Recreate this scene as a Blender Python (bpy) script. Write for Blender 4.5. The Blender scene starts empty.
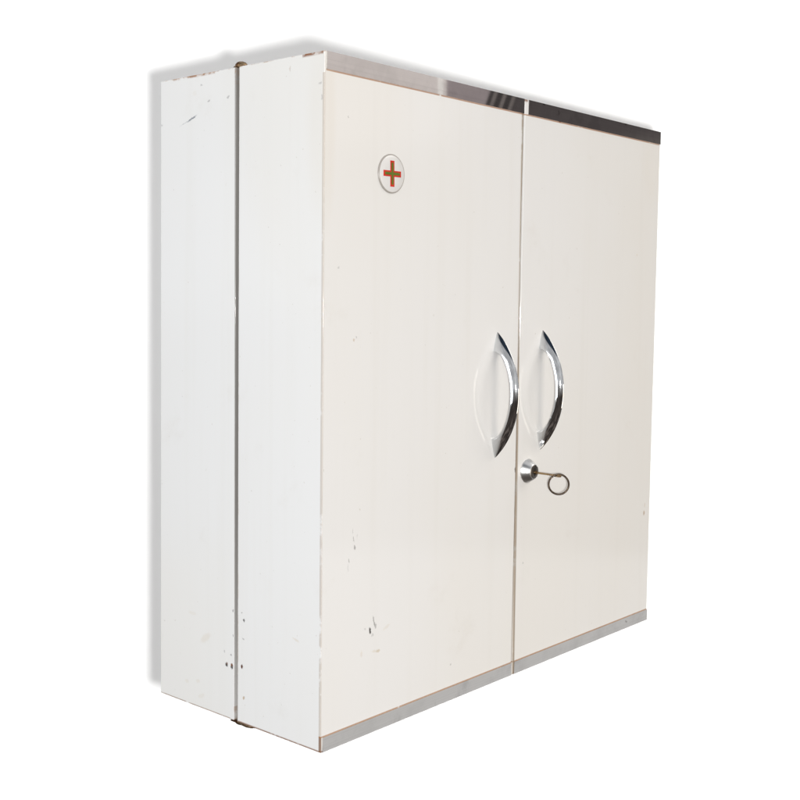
import bpy, bmesh, math, random
from mathutils import Vector, Matrix
random.seed(4)
sc = bpy.context.scene
COL = sc.collection
S = 0.65                                   # cabinet height in metres; the lengths below are in cabinet heights
W, D, HG, SEAM = 0.952, 0.3735, 0.1855, 0.4757
ROOT = Vector((W/2, D/2, 0.0))

# ------------------------------------------------------------------ helpers
def warp(p):
    """the old sheet-metal box is a few millimetres out of square"""
    x, y, z = p
    k = 0.0100*x/SEAM if x < SEAM else 0.0100 + (0.0077-0.0100)*(x-SEAM)/(W-SEAM)
    return Vector((x + k*(z-.5), y*(1-0.0134*(z-.5)), z))

def build(name, bm, mats, parent=None, origin=ROOT, smooth=True, warped=True, angle=40, weighted=False):
    for v in bm.verts:
        p = warp(v.co) if warped else v.co
        v.co = (p-origin)*S
    bmesh.ops.recalc_face_normals(bm, faces=bm.faces[:])
    me = bpy.data.meshes.new(name)
    bm.to_mesh(me); bm.free()
    for m in (mats if isinstance(mats, (list, tuple)) else [mats]):
        me.materials.append(m)
    if smooth:
        me.polygons.foreach_set('use_smooth', [True]*len(me.polygons))
        me.set_sharp_from_angle(angle=math.radians(angle))
    o = bpy.data.objects.new(name, me)
    COL.objects.link(o)
    if parent: o.parent = parent
    if weighted:
        wn = o.modifiers.new('weighted_normals', 'WEIGHTED_NORMAL'); wn.keep_sharp = True; wn.weight = 100
    return o

def box(bm, a, b, bev=0.0, seg=2, special=None, mat=0):
    """box from corner a to corner b; special = list of (edge test, bevel radius)"""
    r = bmesh.ops.create_cube(bm, size=1.0)
    vs = r['verts']
    for v in vs:
        v.co = Vector([a[i] if v.co[i] < 0 else b[i] for i in range(3)])
    fs = {f for v in vs for f in v.link_faces}
    for f in fs: f.material_index = mat
    es = list({e for f in fs for e in f.edges})
    if special:
        pick = [e for e in es if special[0]((e.verts[0].co+e.verts[1].co)/2)]
        bmesh.ops.bevel(bm, geom=pick, offset=special[1], segments=5, profile=0.5, affect='EDGES', clamp_overlap=True)
        return
    if bev > 0:
        bmesh.ops.bevel(bm, geom=es, offset=bev, segments=seg, profile=0.5, affect='EDGES', clamp_overlap=True)

def ring_loft(bm, rings, cap=True, close=True, mat=0):
    vr = [[bm.verts.new(p) for p in r] for r in rings]
    n = len(vr[0])
    for i in range(len(vr)-1):
        for j in range(n if close else n-1):
            k = (j+1) % n
            f = bm.faces.new((vr[i][j], vr[i][k], vr[i+1][k], vr[i+1][j])); f.material_index = mat
    if cap:
        for r in (vr[0], vr[-1]):
            f = bm.faces.new(r); f.material_index = mat
    return vr

def lathe(bm, prof, c, axis, n=48, mat=0, cap=True):
    """prof = [(radius, distance along axis)] about the axis through c"""
    ax = Vector(axis).normalized()
    u = ax.orthogonal().normalized(); w = ax.cross(u)
    rings = [[Vector(c)+ax*h+(u*math.cos(2*math.pi*k/n)+w*math.sin(2*math.pi*k/n))*r for k in range(n)] for r, h in prof]
    ring_loft(bm, rings, cap=cap, mat=mat)

def tube(bm, pts, rad, n=16, closed=False, mat=0):
    pts = [Vector(p) for p in pts]
    rings = []
    m = len(pts)
    prev = None
    for i, p in enumerate(pts):
        if closed: t = (pts[(i+1) % m]-pts[i-1]).normalized()
        else: t = (pts[min(i+1, m-1)]-pts[max(i-1, 0)]).normalized()
        u = (prev - t*prev.dot(t)).normalized() if prev is not None else t.orthogonal().normalized()
        prev = u
        w = t.cross(u)
        r = rad[i] if isinstance(rad, (list, tuple)) else rad
        rings.append([p+(u*math.cos(2*math.pi*k/n)+w*math.sin(2*math.pi*k/n))*r for k in range(n)])
    if closed:
        rings.append(rings[0])
        ring_loft(bm, rings, cap=False, mat=mat)
        bmesh.ops.remove_doubles(bm, verts=bm.verts[:], dist=1e-6)
    else:
        ring_loft(bm, rings, mat=mat)

# ------------------------------------------------------------------ materials
class NT:
    def __init__(self, name):
        self.m = bpy.data.materials.new(name); self.m.use_nodes = True
        self.t = self.m.node_tree; self.t.nodes.clear()
        self.out = self.n('ShaderNodeOutputMaterial'); self.b = self.n('ShaderNodeBsdfPrincipled')
        self.l(self.b.outputs[0], self.out.inputs[0])
    def n(self, k, **kw):
        x = self.t.nodes.new(k)
        for a, v in kw.items(): setattr(x, a, v)
        return x
    def l(self, a, b): self.t.links.new(a, b)
    def put(self, sock, v):
        if hasattr(v, 'is_linked') or hasattr(v, 'links'): self.l(v, sock)
        else: sock.default_value = v
    def math(self, op, a, b=None, c=None, clamp=False):
        x = self.n('ShaderNodeMath', operation=op); x.use_clamp = clamp
        self.put(x.inputs[0], a)
        if b is not None: self.put(x.inputs[1], b)
        if c is not None: self.put(x.inputs[2], c)
        return x.outputs[0]
    def ramp(self, v, a, b, x=0.0, y=1.0, smooth=True):
        r = self.n('ShaderNodeMapRange'); r.interpolation_type = 'SMOOTHSTEP' if smooth else 'LINEAR'
        self.put(r.inputs[0], v); r.inputs[1].default_value = a; r.inputs[2].default_value = b
        r.inputs[3].default_value = x; r.inputs[4].default_value = y
        return r.outputs[0]
    def noise(self, vec, scale, detail=4, rough=0.5, col=False):
        x = self.n('ShaderNodeTexNoise'); self.l(vec, x.inputs['Vector'])
        x.inputs['Scale'].default_value = scale; x.inputs['Detail'].default_value = detail; x.inputs['Roughness'].default_value = rough
        return x.outputs['Color' if col else 'Fac']
    def mapping(self, vec, loc=(0,0,0), rot=(0,0,0), scale=(1,1,1), kind='POINT'):
        x = self.n('ShaderNodeMapping', vector_type=kind); self.l(vec, x.inputs[0])
        x.inputs['Location'].default_value = loc; x.inputs['Rotation'].default_value = rot; x.inputs['Scale'].default_value = scale
        return x.outputs[0]
    def mix(self, fac, a, b):
        x = self.n('ShaderNodeMix', data_type='RGBA'); self.put(x.inputs[0], fac)
        self.put(x.inputs[6], (*a, 1) if isinstance(a, tuple) and len(a) == 3 else a)
        self.put(x.inputs[7], (*b, 1) if isinstance(b, tuple) and len(b) == 3 else b)
        return x.outputs[2]

def L(x, y, z): return tuple((Vector((x, y, z))-ROOT)*S)

DARK, RUST, BEIGE, GREY, BLUE = (.045,.04,.038), (.22,.075,.02), (.62,.52,.38), (.25,.24,.24), (.09,.12,.16)

def paint(name, marks, lines, base=(.80,.792,.782)):
    """old white stove enamel: faint yellowing, orange peel, rubbed edges, chips.
    marks = (plane, u, v, half length, half width, angle deg, colour, strength)
    lines = (axis index, position, half width, noise threshold, colour, limits)"""
    t = NT(name)
    tc = t.n('ShaderNodeTexCoord').outputs['Object']
    big = t.noise(t.mapping(tc, scale=(1, 1, .55)), 3.2, 3, .5)
    streak = t.noise(t.mapping(tc, scale=(60, 60, 1.6)), 1.0, 3, .55)
    col = t.mix(t.ramp(big, .35, .7), base, (base[0]*.99, base[1]*.975, base[2]*.945))
    col = t.mix(t.math('MULTIPLY', t.ramp(streak, .48, .75), .22), col, (base[0]*.93, base[1]*.915, base[2]*.88))
    # rubbed dirt and fine specks
    speck = t.noise(tc, 230, 2, .5)
    col = t.mix(t.math('MULTIPLY', t.ramp(speck, .735, .78), .35), col, (.42,.37,.30))
    dirt = t.math('MULTIPLY', t.ramp(t.noise(tc, 14, 6, .65), .6, .78), .12)
    col = t.mix(dirt, col, (.56,.50,.42))
    # wobble for mark outlines
    wob = t.n('ShaderNodeVectorMath', operation='SCALE')
    sub = t.n('ShaderNodeVectorMath', operation='SUBTRACT'); t.l(t.noise(tc, 420, 3, .6, True), sub.inputs[0]); sub.inputs[1].default_value = (.5,.5,.5)
    t.l(sub.outputs[0], wob.inputs[0]); wob.inputs['Scale'].default_value = .0035
    add = t.n('ShaderNodeVectorMath', operation='ADD'); t.l(tc, add.inputs[0]); t.l(wob.outputs[0], add.inputs[1])
    wv = add.outputs[0]
    # rust, grime and painted gap shade along folds and trim
    fine = t.noise(tc, 95, 4, .6); coarse = t.noise(tc, 17, 3, .6)
    nz = t.math('ADD', t.math('MULTIPLY', fine, .45), t.math('MULTIPLY', coarse, .55))
    sep = t.n('ShaderNodeSeparateXYZ'); t.l(tc, sep.inputs[0])
    rough_add = None
    for ax, pos, hw, thr, c, stren, lim in lines:
        q = (pos-ROOT[ax])*S
        d = t.math('ABSOLUTE', t.math('SUBTRACT', sep.outputs[ax], q))
        m = t.ramp(d, hw*S*.35, hw*S, 1, 0)
        m = t.math('MULTIPLY', m, t.ramp(nz, thr-.05, thr+.05))
        for (la, lo, hi) in lim:
            a = t.math('GREATER_THAN', sep.outputs[la], (lo-ROOT[la])*S)
            b = t.math('LESS_THAN', sep.outputs[la], (hi-ROOT[la])*S)
            m = t.math('MULTIPLY', m, t.math('MULTIPLY', a, b))
        m = t.math('MULTIPLY', m, stren)
        col = t.mix(m, col, c)
    pits = None
    for plane, u, v, a, b, ang, c, stren in marks:
        if plane == 'side': loc, rot, scl = L(0, u, v), (math.radians(ang), 0, 0), (.03, a*S, b*S)
        else: loc, rot, scl = L(u, 0, v), (0, -math.radians(ang), 0), (a*S, .03, b*S)
        ln = t.n('ShaderNodeVectorMath', operation='LENGTH'); t.l(t.mapping(wv, loc, rot, scl, 'TEXTURE'), ln.inputs[0])
        m = t.ramp(ln.outputs['Value'], .45, 1.1, stren*(.65 if c == BEIGE else 1), 0)
        col = t.mix(m, col, c)
        if c != BEIGE: pits = m if pits is None else t.math('MAXIMUM', pits, m)
    t.l(col, t.b.inputs['Base Color'])
    rg = t.math('ADD', t.math('MULTIPLY', t.noise(tc, 9, 5, .6), .09), .03)
    t.l(rg, t.b.inputs['Roughness']); t.b.inputs['Specular IOR Level'].default_value = .5
    bmp = t.n('ShaderNodeBump'); bmp.inputs['Strength'].default_value = .03; bmp.inputs['Distance'].default_value = .001
    t.l(t.math('ADD', t.noise(tc, 260, 2, .5), t.math('MULTIPLY', t.noise(tc, 7, 2, .5), 6.0)), bmp.inputs['Height'])
    if pits is not None:
        b2 = t.n('ShaderNodeBump'); b2.invert = True; b2.inputs['Strength'].default_value = .5; b2.inputs['Distance'].default_value = .0006
        t.l(pits, b2.inputs['Height']); t.l(bmp.outputs[0], b2.inputs['Normal']); t.l(b2.outputs[0], t.b.inputs['Normal'])
        rg = t.math('ADD', rg, t.math('MULTIPLY', pits, .45)); t.l(rg, t.b.inputs['Roughness'])
    else:
        t.l(bmp.outputs[0], t.b.inputs['Normal'])
    return t.m

def metal(name, col, rough, rough_var=0.05, brushed=None, spots=None, bump=0.0, stain=None, blot=None):
    t = NT(name)
    tc = t.n('ShaderNodeTexCoord').outputs['Object']
    c = t.mix(t.ramp(t.noise(tc, 30, 5, .6), .4, .75), col, tuple(k*.9 for k in col))
    if brushed:
        st = t.noise(t.mapping(tc, scale=brushed), 1.0, 3, .6)
        c = t.mix(t.math('MULTIPLY', t.ramp(st, .4, .7), .22), c, tuple(k*.75 for k in col))
    if spots:
        c = t.mix(t.math('MULTIPLY', t.ramp(t.noise(tc, spots, 3, .6), .66, .74), .7), c, (.10,.07,.05))
    if blot:
        c = t.mix(t.math('MULTIPLY', t.ramp(t.noise(tc, blot, 4, .6), .55, .72), .28), c, tuple(k*.5 for k in col))
    if stain:
        c = t.mix(t.ramp(t.noise(tc, 160, 5, .7), .42, .6), c, stain)
    t.l(c, t.b.inputs['Base Color'])
    t.b.inputs['Metallic'].default_value = 1.0
    t.l(t.math('ADD', t.math('MULTIPLY', t.noise(tc, 24, 5, .65), rough_var*2), rough-rough_var), t.b.inputs['Roughness'])
    if bump:
        bmp = t.n('ShaderNodeBump'); bmp.inputs['Strength'].default_value = bump; bmp.inputs['Distance'].default_value = .001
        t.l(t.noise(tc, 300, 4, .6), bmp.inputs['Height']); t.l(bmp.outputs[0], t.b.inputs['Normal'])
    return t.m

def plain(name, col, rough=.35, var=.06):
    t = NT(name)
    tc = t.n('ShaderNodeTexCoord').outputs['Object']
    t.l(t.mix(t.ramp(t.noise(tc, 120, 4, .6), .35, .7), col, tuple(k*(1-var) for k in col)), t.b.inputs['Base Color'])
    t.b.inputs['Roughness'].default_value = rough
    return t.m

ZT, ZB = 1-.0252, .0222                      # inner borders of the chrome strips
FR = [(1, -.02, .004)]                       # only on the front skin
side_marks = [
 ('side', .300, .9318, .026, .0011, -19, BLUE, .30), ('side', .292, .9335, .013, .0014, -19, BLUE, .75),
 ('side', .2688, .9825, .0032, .0018, 0, GREY, .4), ('side', .2515, .9565, .0035, .0018, -20, GREY, .55), ('side', .2061, .9578, .0040, .0018, -25, GREY, .5),
 ('side', .2850, .9720, .0060, .0050, 0, BEIGE, .15), ('side', .3690, .9300, .004, .002, 0, GREY, .3),
 ('side', .1935, .1725, .0012, .0028, 0, GREY, .7), ('side', .1935, .134, .0012, .0028, 0, GREY, .7),
 ('side', .2082, .0847, .0038, .0040, 10, DARK, .95), ('side', .2072, .0872, .0025, .0022, 0, RUST, .6),
 ('side', .1955, .0842, .0034, .0052, 8, DARK, .9), ('side', .1958, .0870, .0030, .0026, 0, RUST, .8),
 ('side', .1975, .1018, .0020, .0022, 0, GREY, .7), ('side', .2132, .104, .0016, .002, 0, GREY, .5),
 ('side', .2594, .1163, .017, .007, -35, BEIGE, .35), ('side', .2922, .1503, .012, .003, 0, BEIGE, .22),
 ('side', .3065, .0358, .006, .004, 0, BEIGE, .28), ('side', .2784, .0422, .006, .004, 0, BEIGE, .28), ('side', .270, .020, .010, .004, -20, BEIGE, .25),
 ('side', .1725, .1734, .0016, .0018, 0, GREY, .6), ('side', .1674, .1626, .0028, .0030, 0, DARK, .8),
 ('side', .1696, .1331, .0030, .0014, 25, GREY, .5), ('side', .1723, .0894, .0034, .0036, 0, (.10,.03,.012), 1.0),
 ('side', .1678, .0411, .0024, .0036, 25, (.45,.30,.16), .7), ('side', .0522, .1559, .009, .0016, 12, BEIGE, .5),
 ('side', .0704, .9827, .0018, .0045, 0, (.55,.45,.38), .45), ('side', .0093, .956, .004, .002, 0, GREY, .35), ('side', .0052, .936, .002, .005, 0, GREY, .35),
]
door_marks = [
 ('front', .0660, .3033, .0008, .0060, 8, GREY, .55), ('front', .0640, .3150, .0008, .0050, 0, GREY, .4), ('front', .0683, .2903, .0022, .0045, 15, GREY, .75),
 ('front', .0735, .306, .0006, .0050, 0, GREY, .3),
 ('front', .0564, .2727, .0012, .0042, 10, GREY, .55), ('front', .0545, .262, .0006, .0070, 5, GREY, .35),
 ('front', .1120, .1702, .0016, .0110, 14, DARK, .6), ('front', .1158, .1625, .0020, .0050, -10, GREY, .6), ('front', .1033, .1576, .0026, .0062, 12, DARK, .95),
 ('front', .109, .150, .003, .003, 30, GREY, .3), ('front', .0925, .163, .002, .0022, 0, GREY, .3),
 ('front', .1404, .1558, .010, .003, 20, BEIGE, .32), ('front', .1162, .124, .010, .0024, -6, BEIGE, .5), ('front', .122, .1225, .005, .0026, 0, (.55,.42,.24), .4), ('front', .085, .1266, .003, .006, 0, BEIGE, .4),
 ('front', .2991, .0593, .0022, .0022, 0, GREY, .5), ('front', .030, .700, .002, .002, 0, GREY, .3), ('front', .0480, .915, .0016, .002, 0, GREY, .45),
 ('front', .4722, .3627, .0032, .0060, 0, (.07,.045,.03), .9), ('front', .4735, .385, .0015, .028, 0, (.35,.27,.18), .5),
 ('front', .5901, .9750, .0050, .0026, 0, RUST, .9), ('front', .545, .9795, .0030, .0022, 0, RUST, .6), ('front', .5002, .1944, .0022, .0026, 0, GREY, .35), ('front', .8737, .7496, .004, .003, 0, BEIGE, .3),
 ('front', .0632, .5962, .0026, .0030, 20, (.50,.36,.24), .6), ('front', .0680, .6000, .0014, .0016, 0, GREY, .4), ('front', .9275, .2261, .0035, .0060, 0, (.34,.20,.10), .7), ('front', .9300, .2420, .0020, .0050, 0, (.5,.38,.26), .5),
 ('front', .930, .93, .05, .09, 0, (.70,.64,.54), .16), ('front', .006, .90, .02, .16, 0, (.70,.62,.50), .16),  # first patch: a dark reflection painted into the top right corner
]
RL = (.40,.17,.06)
body_lines = [(1, HG+.0030, .0026, -1, (.13,.115,.10), .74, [(0, -.01, .05)]), (2, 1.0, .0050, .50, (.30,.11,.03), .85, [(1, .17, .34)]), (2, 1.0, .0026, .47, (.38,.2,.09), .6, []),  # first line paints the shade inside the hinge gap
              (2, .0, .0030, .44, (.26,.13,.06), .75, []), (1, HG+.004, .0022, .45, (.30,.16,.07), .8, [(2, .975, 1.01)]), (1, HG+.004, .0022, .45, (.30,.18,.09), .5, [(2, -.01, .022)])]
door_lines = [(1, HG-.0036, .0013, -1, (.30,.27,.24), .55, [(0, -.01, .004)]), (2, 1.0, .0060, .46, (.22,.07,.02), .95, [(0, -.01, .02), (1, .003, .045)]), (2, 1.0, .0024, .5, (.38,.2,.09), .6, [(0, -.01, .02)]),  # first line: darkness painted on the gap edge to dull its glint
              (2, .0, .0036, .40, (.22,.09,.035), .85, [(0, -.01, .02)]),
              (0, .0, .0024, .30, (.20,.10,.045), .85, [(2, -.01, .0236), (1, -.01, .004)]), (0, .0003, .0014, .42, (.36,.26,.17), .42, [(1, -.01, .004), (2, .0236, .97)]),
              (2, ZT-.0010, .0015, .36, RL, .78, FR+[(0, .003, W)]), (2, ZB+.0008, .0015, .34, (.36,.17,.06), .8, FR),
              (0, SEAM+.0008, .0034, -1, (.24,.20,.15), .72, []), (0, SEAM, .0050, .42, (.30,.20,.11), .4, []), (1, HG-.004, .0022, .42, (.25,.12,.05), .85, [(0, -.01, .02), (2, .955, 1.01)]), (1, HG-.004, .0020, .55, (.45,.36,.28), .4, [(0, -.01, .02)]),  # first line paints shade into the door seam, over its tan dirt
              (2, 1.0, .006, .40, (.20,.08,.03), .8, [(0, SEAM, SEAM+.014)]), (2, 0.0, .006, .40, (.20,.10,.05), .8, [(0, SEAM, SEAM+.012)])]
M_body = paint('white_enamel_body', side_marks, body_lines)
M_door = paint('white_enamel_door', door_marks + [m for m in side_marks if m[1] < .176], door_lines)
M_trim = metal('polished_trim', (.81,.795,.78), .022, .012, brushed=(2, 2, 500), spots=38, blot=26)
M_chrome = metal('chrome', (.75,.765,.78), .05, .02)
M_lock = metal('worn_chrome', (.86,.86,.85), .30, .06, spots=90)
M_plug = metal('lock_plug', (.16,.145,.13), .30, .08, bump=.1)
M_slot = plain('dark_slot', (.015,.013,.012), .6)
M_key = metal('aged_brass', (.42,.30,.17), .28, .08, stain=(.22,.15,.09))
M_ring = metal('tarnished_wire', (.08,.058,.04), .3, .08, stain=(.045,.032,.024))
M_rust = metal('rusty_steel', (.38,.27,.16), .40, .1, bump=.4, stain=(.13,.045,.012))
M_badge = plain('badge_white', (.74,.725,.71), .16, .03)
M_rim = plain('badge_rim', (.40,.37,.34), .3, .05)
M_red = plain('badge_red', (.62,.018,.004), .42, .15)
M_green = plain('badge_green', (.12,.17,.012), .42, .25)

# ------------------------------------------------------------------ cabinet
root = bpy.data.objects.new('medicine_cabinet', None); COL.objects.link(root)
root.location = ROOT*S; root.empty_display_size = .1
root['label'] = 'white enamelled metal first aid cabinet with two doors, chrome strips and a red cross badge'
root['category'] = 'cabinet'

bm = bmesh.new(); box(bm, (0, HG+.0036, 0), (W, D, 1), .0012, 3)
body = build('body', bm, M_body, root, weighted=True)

def door(x0, x1, label, meet):
    bm = bmesh.new()
    box(bm, (x0, 0, 0), (x1, HG-.0036, 1), .0010, 3)
    d = build('door', bm, M_door, root, weighted=True); d['label'] = label
    return d
dl = door(0, SEAM-.0017, 'left door carrying the round cross badge', 'l')
# right door: its meeting edge is rolled over with a larger radius
bm = bmesh.new()
x0 = SEAM+.0017
box(bm, (x0, 0, 0), (W, HG-.0036, 1), special=(lambda m: abs(m.x-x0) < 1e-4 and abs(m.y) < 1e-4, .0020))
es = [e for e in bm.edges if e.calc_face_angle(0) > 1.2]
bmesh.ops.bevel(bm, geom=es, offset=.0010, segments=3, profile=.5, affect='EDGES', clamp_overlap=True)
dr = build('door', bm, M_door, root, weighted=True); dr['label'] = 'right door with the lock'

def strip(x0t, x1t, x0b, x1b, z0, z1, par):
    """thin bright strip; its ends may be cut slightly askew"""
    bm = bmesh.new()
    box(bm, (0, -.0014, z0), (1, .0035, z1))
    for v in bm.verts:
        k = (v.co.z-z0)/(z1-z0)
        a_, b_ = x0b+(x0t-x0b)*k, x1b+(x1t-x1b)*k
        v.co.x = a_ + v.co.x*(b_-a_)
    return build('trim_strip', bm, M_trim, par, smooth=False)
strip(.0034, SEAM-.0022, .0032, SEAM-.0022, ZT, .9996, dl)
strip(.0034, SEAM-.0022, .0028, SEAM-.0022, .0006, ZB, dl)
strip(SEAM+.0110, W-.0004, SEAM+.0102, W-.0004, ZT, .9996, dr)
strip(SEAM+.0068, W-.0004, SEAM+.0058, W-.0004, .0006, ZB, dr)

# bow handles: a solid crescent, round in the middle and flaring to pointed feet
def handle(xc, zc, par):
    bm = bmesh.new()
    HO, HI, SO, SI, WX = .1075, .0727, .0476, .0326, .0090
    Rr = (HO*HO+SO*SO)/(2*SO); amax = math.asin(HO/Rr)
    rings = []
    N, M = 56, 28
    for i in range(N+1):
        t = -1+2*i/N
        t = math.sin(t*math.pi/2)*.35 + t*.65
        a = t*amax
        po = Vector((0, -(Rr*math.cos(a)-(Rr-SO)), Rr*math.sin(a)))
        th = t*math.pi/2
        pi_ = Vector((0, -SI*max(math.cos(th), 0)**1.15, HI*math.sin(th)))
        bl = abs(t)**2.4
        r = []
        for j in range(M):
            ph = 2*math.pi*j/M
            u = .5-.5*math.cos(ph)                       # 0 inner .. 1 outer
            pm = .88*((u/.10)**.5 if u < .10 else max(1-((u-.10)/.90)**1.5, 0)**.66)
            pf = max(1-u**1.25, 0)**.9*min(1.0, (u/.03)**.5 if u > 0 else 0)*1.08
            w = WX*((1-bl)*pm+bl*pf)
            p = pi_.lerp(po, u)
            r.append(Vector((xc + (w if ph <= math.pi else -w), p.y + .0015*(1 if abs(t) > .999 else 0), zc+p.z)))
        rings.append(r)
    ring_loft(bm, rings)
    return build('handle', bm, M_chrome, par, angle=60)
handle(.4120, .4965, dl)
handle(.5470, .4980, dr)

# round enamel badge: white disc, red cross with a green core
bm = bmesh.new()
bx, bz = .1390, .8424
lathe(bm, [(.0290, .0010), (.0290, -.0014), (.0283, -.0021), (.0272, -.0022)], (bx, 0, bz), (0, 1, 0), 64, mat=1)
lathe(bm, [(.0272, .0005), (.0272, -.00215), (.0262, -.0026), (.0140, -.0028), (.0005, -.0029)], (bx, 0, bz), (0, 1, 0), 64, mat=0)
def cross(r, w, y0, y1, mat, rot):
    pts = [(-w, r), (w, r), (w, w), (r, w), (r, -w), (w, -w), (w, -r), (-w, -r), (-w, -w), (-r, -w), (-r, w), (-w, w)]
    c, s = math.cos(rot), math.sin(rot)
    pts = [(c*x-s*z, s*x+c*z) for x, z in pts]
    a = [bm.verts.new((bx+x, y0, bz+z)) for x, z in pts]
    b = [bm.verts.new((bx+x, y1, bz+z)) for x, z in pts]
    f = bm.faces.new(b); f.material_index = mat
    for i in range(12):
        f = bm.faces.new((a[i], a[(i+1) % 12], b[(i+1) % 12], b[i])); f.material_index = mat
cross(.0192, .0044, -.0022, -.0032, 2, .02)
cross(.0162, .0020, -.0030, -.0035, 3, .02)
build('cross_badge', bm, [M_badge, M_rim, M_red, M_green], dl, angle=30)

# cone-shaped lock escutcheon with a dark plug
lx, lz = .5100, .3572
bm = bmesh.new()
lathe(bm, [(.0216, .001), (.0216, -.0015), (.0210, -.0024), (.0135, -.0140), (.0126, -.0148), (.0118, -.0150)], (lx, 0, lz), (0, 1, 0), 64, mat=0)
lathe(bm, [(.0118, -.012), (.0118, -.0154), (.0108, -.0160), (.0002, -.0160)], (lx, 0, lz), (0, 1, 0), 48, mat=1)
box(bm, (lx-.0012, -.0163, lz-.0075), (lx+.0012, -.0158, lz+.0075), mat=2)
build('lock', bm, [M_lock, M_plug, M_slot], dr, angle=35)

# pivot hinges above and below the fold between body and doors
def hinge(z, sgn, label):
    bm = bmesh.new()
    z0, z1 = sorted((z+sgn*.0002, z+sgn*.0028))
    if sgn > 0: box(bm, (.003, .178, z0), (.050, .1985, z1), .0008, 2)
    else: box(bm, (.002, .152, z0-.001), (.034, .200, z1-.001), .0008, 2)
    h = build('hinge', bm, M_rust, root, angle=35); h['label'] = label
    bm = bmesh.new()
    if sgn > 0:
        lathe(bm, [(.0096, .0), (.0100, .0012), (.0092, .0040), (.0070, .0066), (.0038, .0080), (.0004, .0084)], (.0145, .1935, z+.0026), (0, 0, 1), 32)
    else:
        lathe(bm, [(.0100, .0), (.0100, .0012), (.0090, .0030), (.0060, .0046), (.0004, .0052)], (.0130, .186, z-.0034), (0, 0, -1), 32)
        # bent tongue of the lower plate
        pts = [(.018, .186, -.0045), (.018, .178, -.0066), (.018, .168, -.0072), (.018, .158, -.0060), (.018, .148, -.0036)]
        rings = []
        for x, y, zz in pts:
            rings.append([Vector((x-.012, y, zz)), Vector((x+.012, y, zz)), Vector((x+.012, y, zz+.0022)), Vector((x-.012, y, zz+.0022))])
        ring_loft(bm, rings)
    build('rivet', bm, M_rust, h, angle=50)
hinge(1.0, 1, 'rusty upper hinge with a domed rivet')
hinge(0.0, -1, 'rusty lower hinge')

# ------------------------------------------------------------------ key, left in the lock
KO = Vector((lx, -.016, lz-.001))
key = bpy.data.objects.new('key', None); COL.objects.link(key); key.location = KO*S; key.empty_display_size = .02
key['label'] = 'small brass key with a dark wire ring, left in the lock of the right door'
key['category'] = 'key'
bm = bmesh.new()
tube(bm, [(lx, -.012, lz-.001), (lx, -.030, lz-.0012), (lx, -.048, lz-.0014), (lx, -.055, lz-.0014)], [.0019, .0018, .0017, .0015], 16)
tube(bm, [(lx, -.0165, lz-.001), (lx, -.0195, lz-.001)], .0034, 20)
# flattened, pierced tip of the shank
r_ = []
for y, hx, hz in ((-.052, .0014, .0014), (-.056, .0010, .0022), (-.064, .0009, .0027), (-.069, .0009, .0024), (-.0705, .0007, .0014)):
    r_.append([Vector((lx+sx*hx, y, lz-.0014+sz*hz)) for sx, sz in ((-1,-1), (1,-1), (1,1), (-1,1))])
ring_loft(bm, r_)
build('shank', bm, M_key, key, origin=KO, angle=40)
bm = bmesh.new()
rc = Vector((lx+.001, -.0652, lz-.0165)); rr = .0172
nx = Vector((-.80, -.60, .05)).normalized()           # the wire ring hangs square to the shank's flat tip
u = nx.cross(Vector((0, 0, 1))).normalized(); w = u.cross(nx)
tube(bm, [rc+(u*math.cos(2*math.pi*k/64)+w*math.sin(2*math.pi*k/64))*rr for k in range(64)], .00165, 12, closed=True)
build('ring', bm, M_ring, key, origin=KO, angle=60)

# ------------------------------------------------------------------ camera
R = [[0.6556083294380239, -0.7550193584013306, 0.011112461956132691],
     [-0.041791062591505446, -0.050974670590306026, -0.997825180102047],
     [0.753943781365001, 0.653718097804744, -0.06497247989411248]]
right, down, fwd = (Vector(r) for r in R)
C = Vector((-1.136350857523668, -1.1411945966637234, 0.6537107764188284))
cd = bpy.data.cameras.new('camera'); cam = bpy.data.objects.new('camera', cd); COL.objects.link(cam)
cd.sensor_width = 36; cd.lens = 1138.44/800*36; cd.shift_x = -.0077; cd.shift_y = -.0312
cd.clip_start = .02; cd.clip_end = 200
m = Matrix.Identity(4)
for i in range(3):
    m[i][0], m[i][1], m[i][2], m[i][3] = right[i], -down[i], -fwd[i], C[i]*S
cam.matrix_world = m
sc.camera = cam

# ------------------------------------------------------------------ backdrop: a hung white studio sheet behind the cabinet
bd = NT('white_backdrop')
tcb = bd.n('ShaderNodeTexCoord').outputs['Object']
bd.l(bd.mix(bd.noise(tcb, 5, 4, .5), (.93,.93,.93), (.92,.92,.92)), bd.b.inputs['Base Color'])
bd.b.inputs['Roughness'].default_value = .9; bd.b.inputs['Specular IOR Level'].default_value = .1
hf = Vector((fwd.x, fwd.y, 0)).normalized(); hr = Vector((hf.y, -hf.x, 0))
bc = C + hf*4.0; bc.z = .62
bm = bmesh.new()
nx_, nz_ = 48, 4
g = [[bm.verts.new(bc + hr*(-2.6+5.2*i/nx_) + Vector((0, 0, -2.2+4.4*j/nz_))) for i in range(nx_+1)] for j in range(nz_+1)]
for j in range(nz_):
    for i in range(nx_): bm.faces.new((g[j][i], g[j][i+1], g[j+1][i+1], g[j+1][i]))
bk = build('backdrop', bm, bd.m, None, origin=bc, warped=False, smooth=False)
bk.location = bc*S
sol = bk.modifiers.new('thickness', 'SOLIDIFY'); sol.thickness = .003; sol.offset = 0
bk['kind'] = 'structure'

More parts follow.
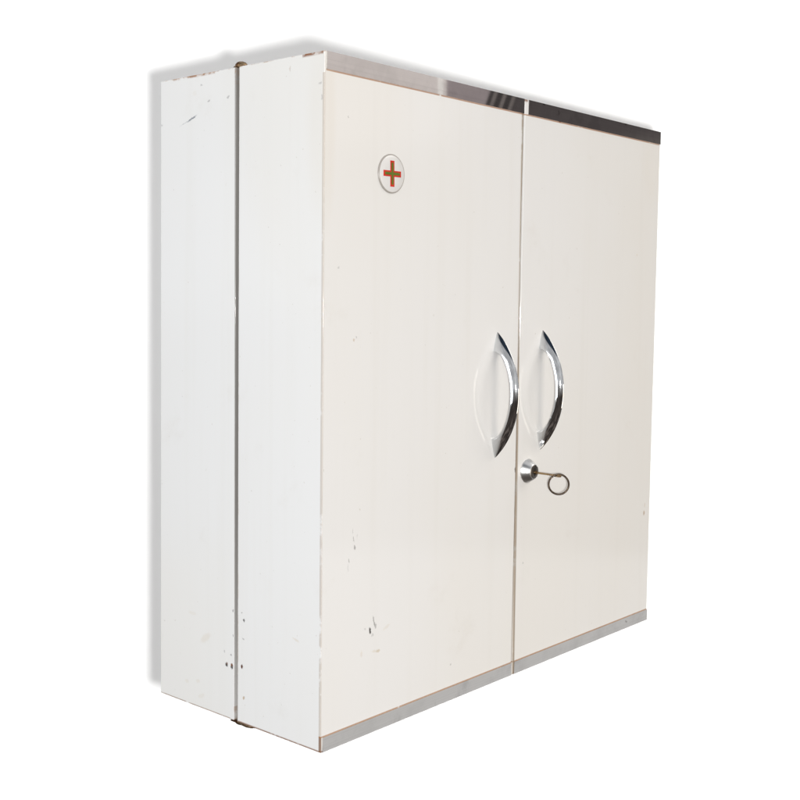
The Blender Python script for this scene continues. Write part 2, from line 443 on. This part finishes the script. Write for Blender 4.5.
# ------------------------------------------------------------------ lamps
def aim(o, target):
    o.rotation_euler = (Vector(target)-o.location).to_track_quat('-Z', 'Y').to_euler()
def area(name, loc, target, sx, sy, power, col):
    l = bpy.data.lights.new(name, 'AREA'); l.shape = 'RECTANGLE'; l.size = sx; l.size_y = sy; l.energy = power; l.color = col
    o = bpy.data.objects.new(name, l); COL.objects.link(o); o.location = Vector(loc)*S; aim(o, Vector(target)*S)
    return o
area('front_softbox', (1.0, -4.0, -.15), (.55, 0, .45), 1.3, 1.3, 15.5, (1.0, .915, .80))
area('right_fill', (4.0, -3.3, 4.4), (.8, 0, .5), 1.9, 1.9, 39, (1.0, .945, .87))  # added fill that lifts the right door
area('side_softbox', (-4.4, .35, 1.05), (0, .2, .5), 1.3, 1.5, 37.5, (.905, .952, .99))
# two added, unseen lamps that bleach the backdrop to white from either side
for s_ in (-1, 1):
    p = C + hf*3.45 + hr*(2.65*s_)
    area('backdrop_fill', (p.x, p.y, .40), bc + hr*(.7*s_) + Vector((0, 0, -.25)), .4, 3.0, 3.3, (1, .99, .975)).data.spread = math.radians(100)

# small lamp added below right of the lens to cast the drop shadow up-left
fl = bpy.data.lights.new('drop_shadow_lamp', 'POINT'); fl.shadow_soft_size = .018*S
fl.use_nodes = True
nt = fl.node_tree; em = nt.nodes['Emission']
fo = nt.nodes.new('ShaderNodeLightFalloff'); fo.inputs['Strength'].default_value = 1.0
nt.links.new(fo.outputs['Constant'], em.inputs['Strength'])
fl.energy = 26.5; fl.color = (1.0, .997, .985)
SHADOW_LAMP = fl
fo_ = bpy.data.objects.new('drop_shadow_lamp', fl); COL.objects.link(fo_)
fo_.location = (C + right*.040 + down*.033)*S

# ------------------------------------------------------------------ world: invented surroundings, patches shaped for the chrome to mirror
wd = bpy.data.worlds.new('World'); sc.world = wd; wd.use_nodes = True
class WT(NT):
    def __init__(self, w):
        self.t = w.node_tree; self.t.nodes.clear()
        self.out = self.n('ShaderNodeOutputWorld'); self.b = self.n('ShaderNodeBackground'); self.l(self.b.outputs[0], self.out.inputs[0])
w = WT(wd)
dv = w.n('ShaderNodeTexCoord').outputs['Generated']
nrm = w.n('ShaderNodeVectorMath', operation='NORMALIZE'); w.l(dv, nrm.inputs[0])
sp = w.n('ShaderNodeSeparateXYZ'); w.l(nrm.outputs[0], sp.inputs[0])
DEG = 180/math.pi
el = w.math('MULTIPLY', w.math('ARCSINE', sp.outputs[2]), DEG)
az = w.math('MULTIPLY', w.math('ARCTAN2', sp.outputs[0], w.math('MULTIPLY', sp.outputs[1], -1)), DEG)
col = w.mix(w.ramp(el, -40, -26), (.08,.068,.06), (.82,.81,.80))          # dark floor, lit table edge
col = w.mix(w.ramp(el, -12.7, -11.9), col, (.36,.345,.33))                     # wall
col = w.mix(w.ramp(el, 22, 40), col, (.84,.85,.87))                           # pale ceiling
# behind the camera: a dark floor that starts low, and a dark patch placed high on the left to streak the handles
wl = w.math('MULTIPLY', w.math('MULTIPLY', w.ramp(el, -12.7, -11.9), w.ramp(el, 14, 24, 1, 0)), w.math('MULTIPLY', w.ramp(az, 26, 36), w.ramp(az, 74, 84, 1, 0)))
col = w.mix(wl, col, (.21,.19,.175))
room = w.math('MULTIPLY', w.math('MULTIPLY', w.ramp(az, -112, -96), w.ramp(az, 18, 30, 1, 0)), w.math('MULTIPLY', w.ramp(el, -2, 3), w.ramp(el, 38, 46, 1, 0)))
col = w.mix(room, col, (.80,.80,.81))
lb = w.math('MULTIPLY', w.math('ADD', w.ramp(az, -118, -110, 1, 0), w.ramp(az, 168, 176)), w.math('MULTIPLY', w.ramp(el, -34, -24), w.ramp(el, -3, 0, 1, 0)))
lb2 = w.math('MULTIPLY', w.math('ADD', w.ramp(az, -118, -110, 1, 0), w.ramp(az, 168, 176)), w.math('MULTIPLY', w.ramp(el, -3, 1), w.ramp(el, 26, 34, 1, 0)))
col = w.mix(lb2, col, (.66,.67,.69))
col = w.mix(lb, col, (.20,.20,.205))
fl2 = w.math('MULTIPLY', w.ramp(az, 30, 36, 1, 0), w.ramp(el, -28, -21, 1, 0))
col = w.mix(fl2, col, (.08,.068,.06))
fl_ = w.math('MULTIPLY', w.math('MULTIPLY', w.ramp(az, -118, -104), w.ramp(az, 22, 34, 1, 0)), w.ramp(el, -9, -1, 1, 0))
col = w.mix(fl_, col, (.085,.07,.062))
wh = w.math('MULTIPLY', w.math('MULTIPLY', w.ramp(el, 34, 36), w.ramp(el, 63, 67, 1, 0)), w.math('MULTIPLY', w.ramp(az, -126, -122), w.ramp(az, -26, -20, 1, 0)))
col = w.mix(wh, col, (.035,.05,.075))
rt = w.math('MULTIPLY', w.math('MULTIPLY', w.ramp(el, -9, -5), w.ramp(el, 44, 52, 1, 0)), w.math('MULTIPLY', w.ramp(az, 62, 66), w.ramp(az, 120, 140, 1, 0)))
col = w.mix(rt, col, (.10,.088,.085))
# noise added over the world to make the far reflections patchy
cl = w.noise(w.mapping(nrm.outputs[0], scale=(2.2, 2.2, 3.4)), 2.0, 5, .6)
cv = w.math('ADD', w.math('MULTIPLY', w.ramp(el, -30, -20, 1, 0), w.ramp(cl, .42, .68, .45, 3.6)), w.math('MULTIPLY', w.ramp(el, -30, -20), w.ramp(cl, .40, .66, .72, 1.28)))
cm = w.n('ShaderNodeVectorMath', operation='SCALE'); w.l(col, cm.inputs[0]); w.l(cv, cm.inputs['Scale'])
edge = w.math('MULTIPLY', w.ramp(az, 34, 42), w.ramp(az, 66, 76, 1, 0))
edge = w.math('MULTIPLY', edge, w.math('MULTIPLY', w.ramp(el, -32, -26), w.ramp(el, 16, 26, 1, 0)))
col = w.mix(edge, cm.outputs[0], col)
# dark furniture on the right, seen only in the upper strips
st1 = w.math('ADD', az, w.math('MULTIPLY', w.math('SUBTRACT', el, 10), -.35))
dark = w.mix(w.ramp(az, 50.85, 51.0), (.93,.85,.82), (.43,.37,.375))
dark = w.mix(w.math('MULTIPLY', w.ramp(az, 50.46, 50.52), w.ramp(az, 50.72, 50.78, 1, 0)), dark, (1.25,1.2,1.15))
dark = w.mix(w.ramp(st1, 52.9, 53.05), dark, w.mix(w.ramp(st1, 54.2, 54.6), (.07,.062,.062), (.115,.10,.10)))
lou = w.math('MULTIPLY', w.ramp(w.math('SINE', w.math('MULTIPLY', st1, 13.0)), .1, .6), w.ramp(st1, 54.2, 54.6, 1, 0))
dark = w.mix(w.math('MULTIPLY', lou, w.ramp(st1, 52.9, 53.05)), dark, (.25,.22,.21))
band = w.math('MULTIPLY', w.ramp(el, 7.0, 8.6), w.ramp(el, 17, 22, 1, 0))
band = w.math('MULTIPLY', band, w.math('MULTIPLY', w.ramp(az, 32, 40), w.ramp(az, 78, 95, 1, 0)))
col = w.mix(band, col, dark)
w.l(col, w.b.inputs[0]); w.b.inputs[1].default_value = 0.68

# ------------------------------------------------------------------ render settings
sc.render.engine = 'CYCLES'
sc.cycles.use_denoising = True
sc.cycles.max_bounces = 8
sc.view_settings.view_transform = 'Standard'; sc.view_settings.look = 'None'
sc.view_settings.exposure = 0.06; sc.view_settings.gamma = 1
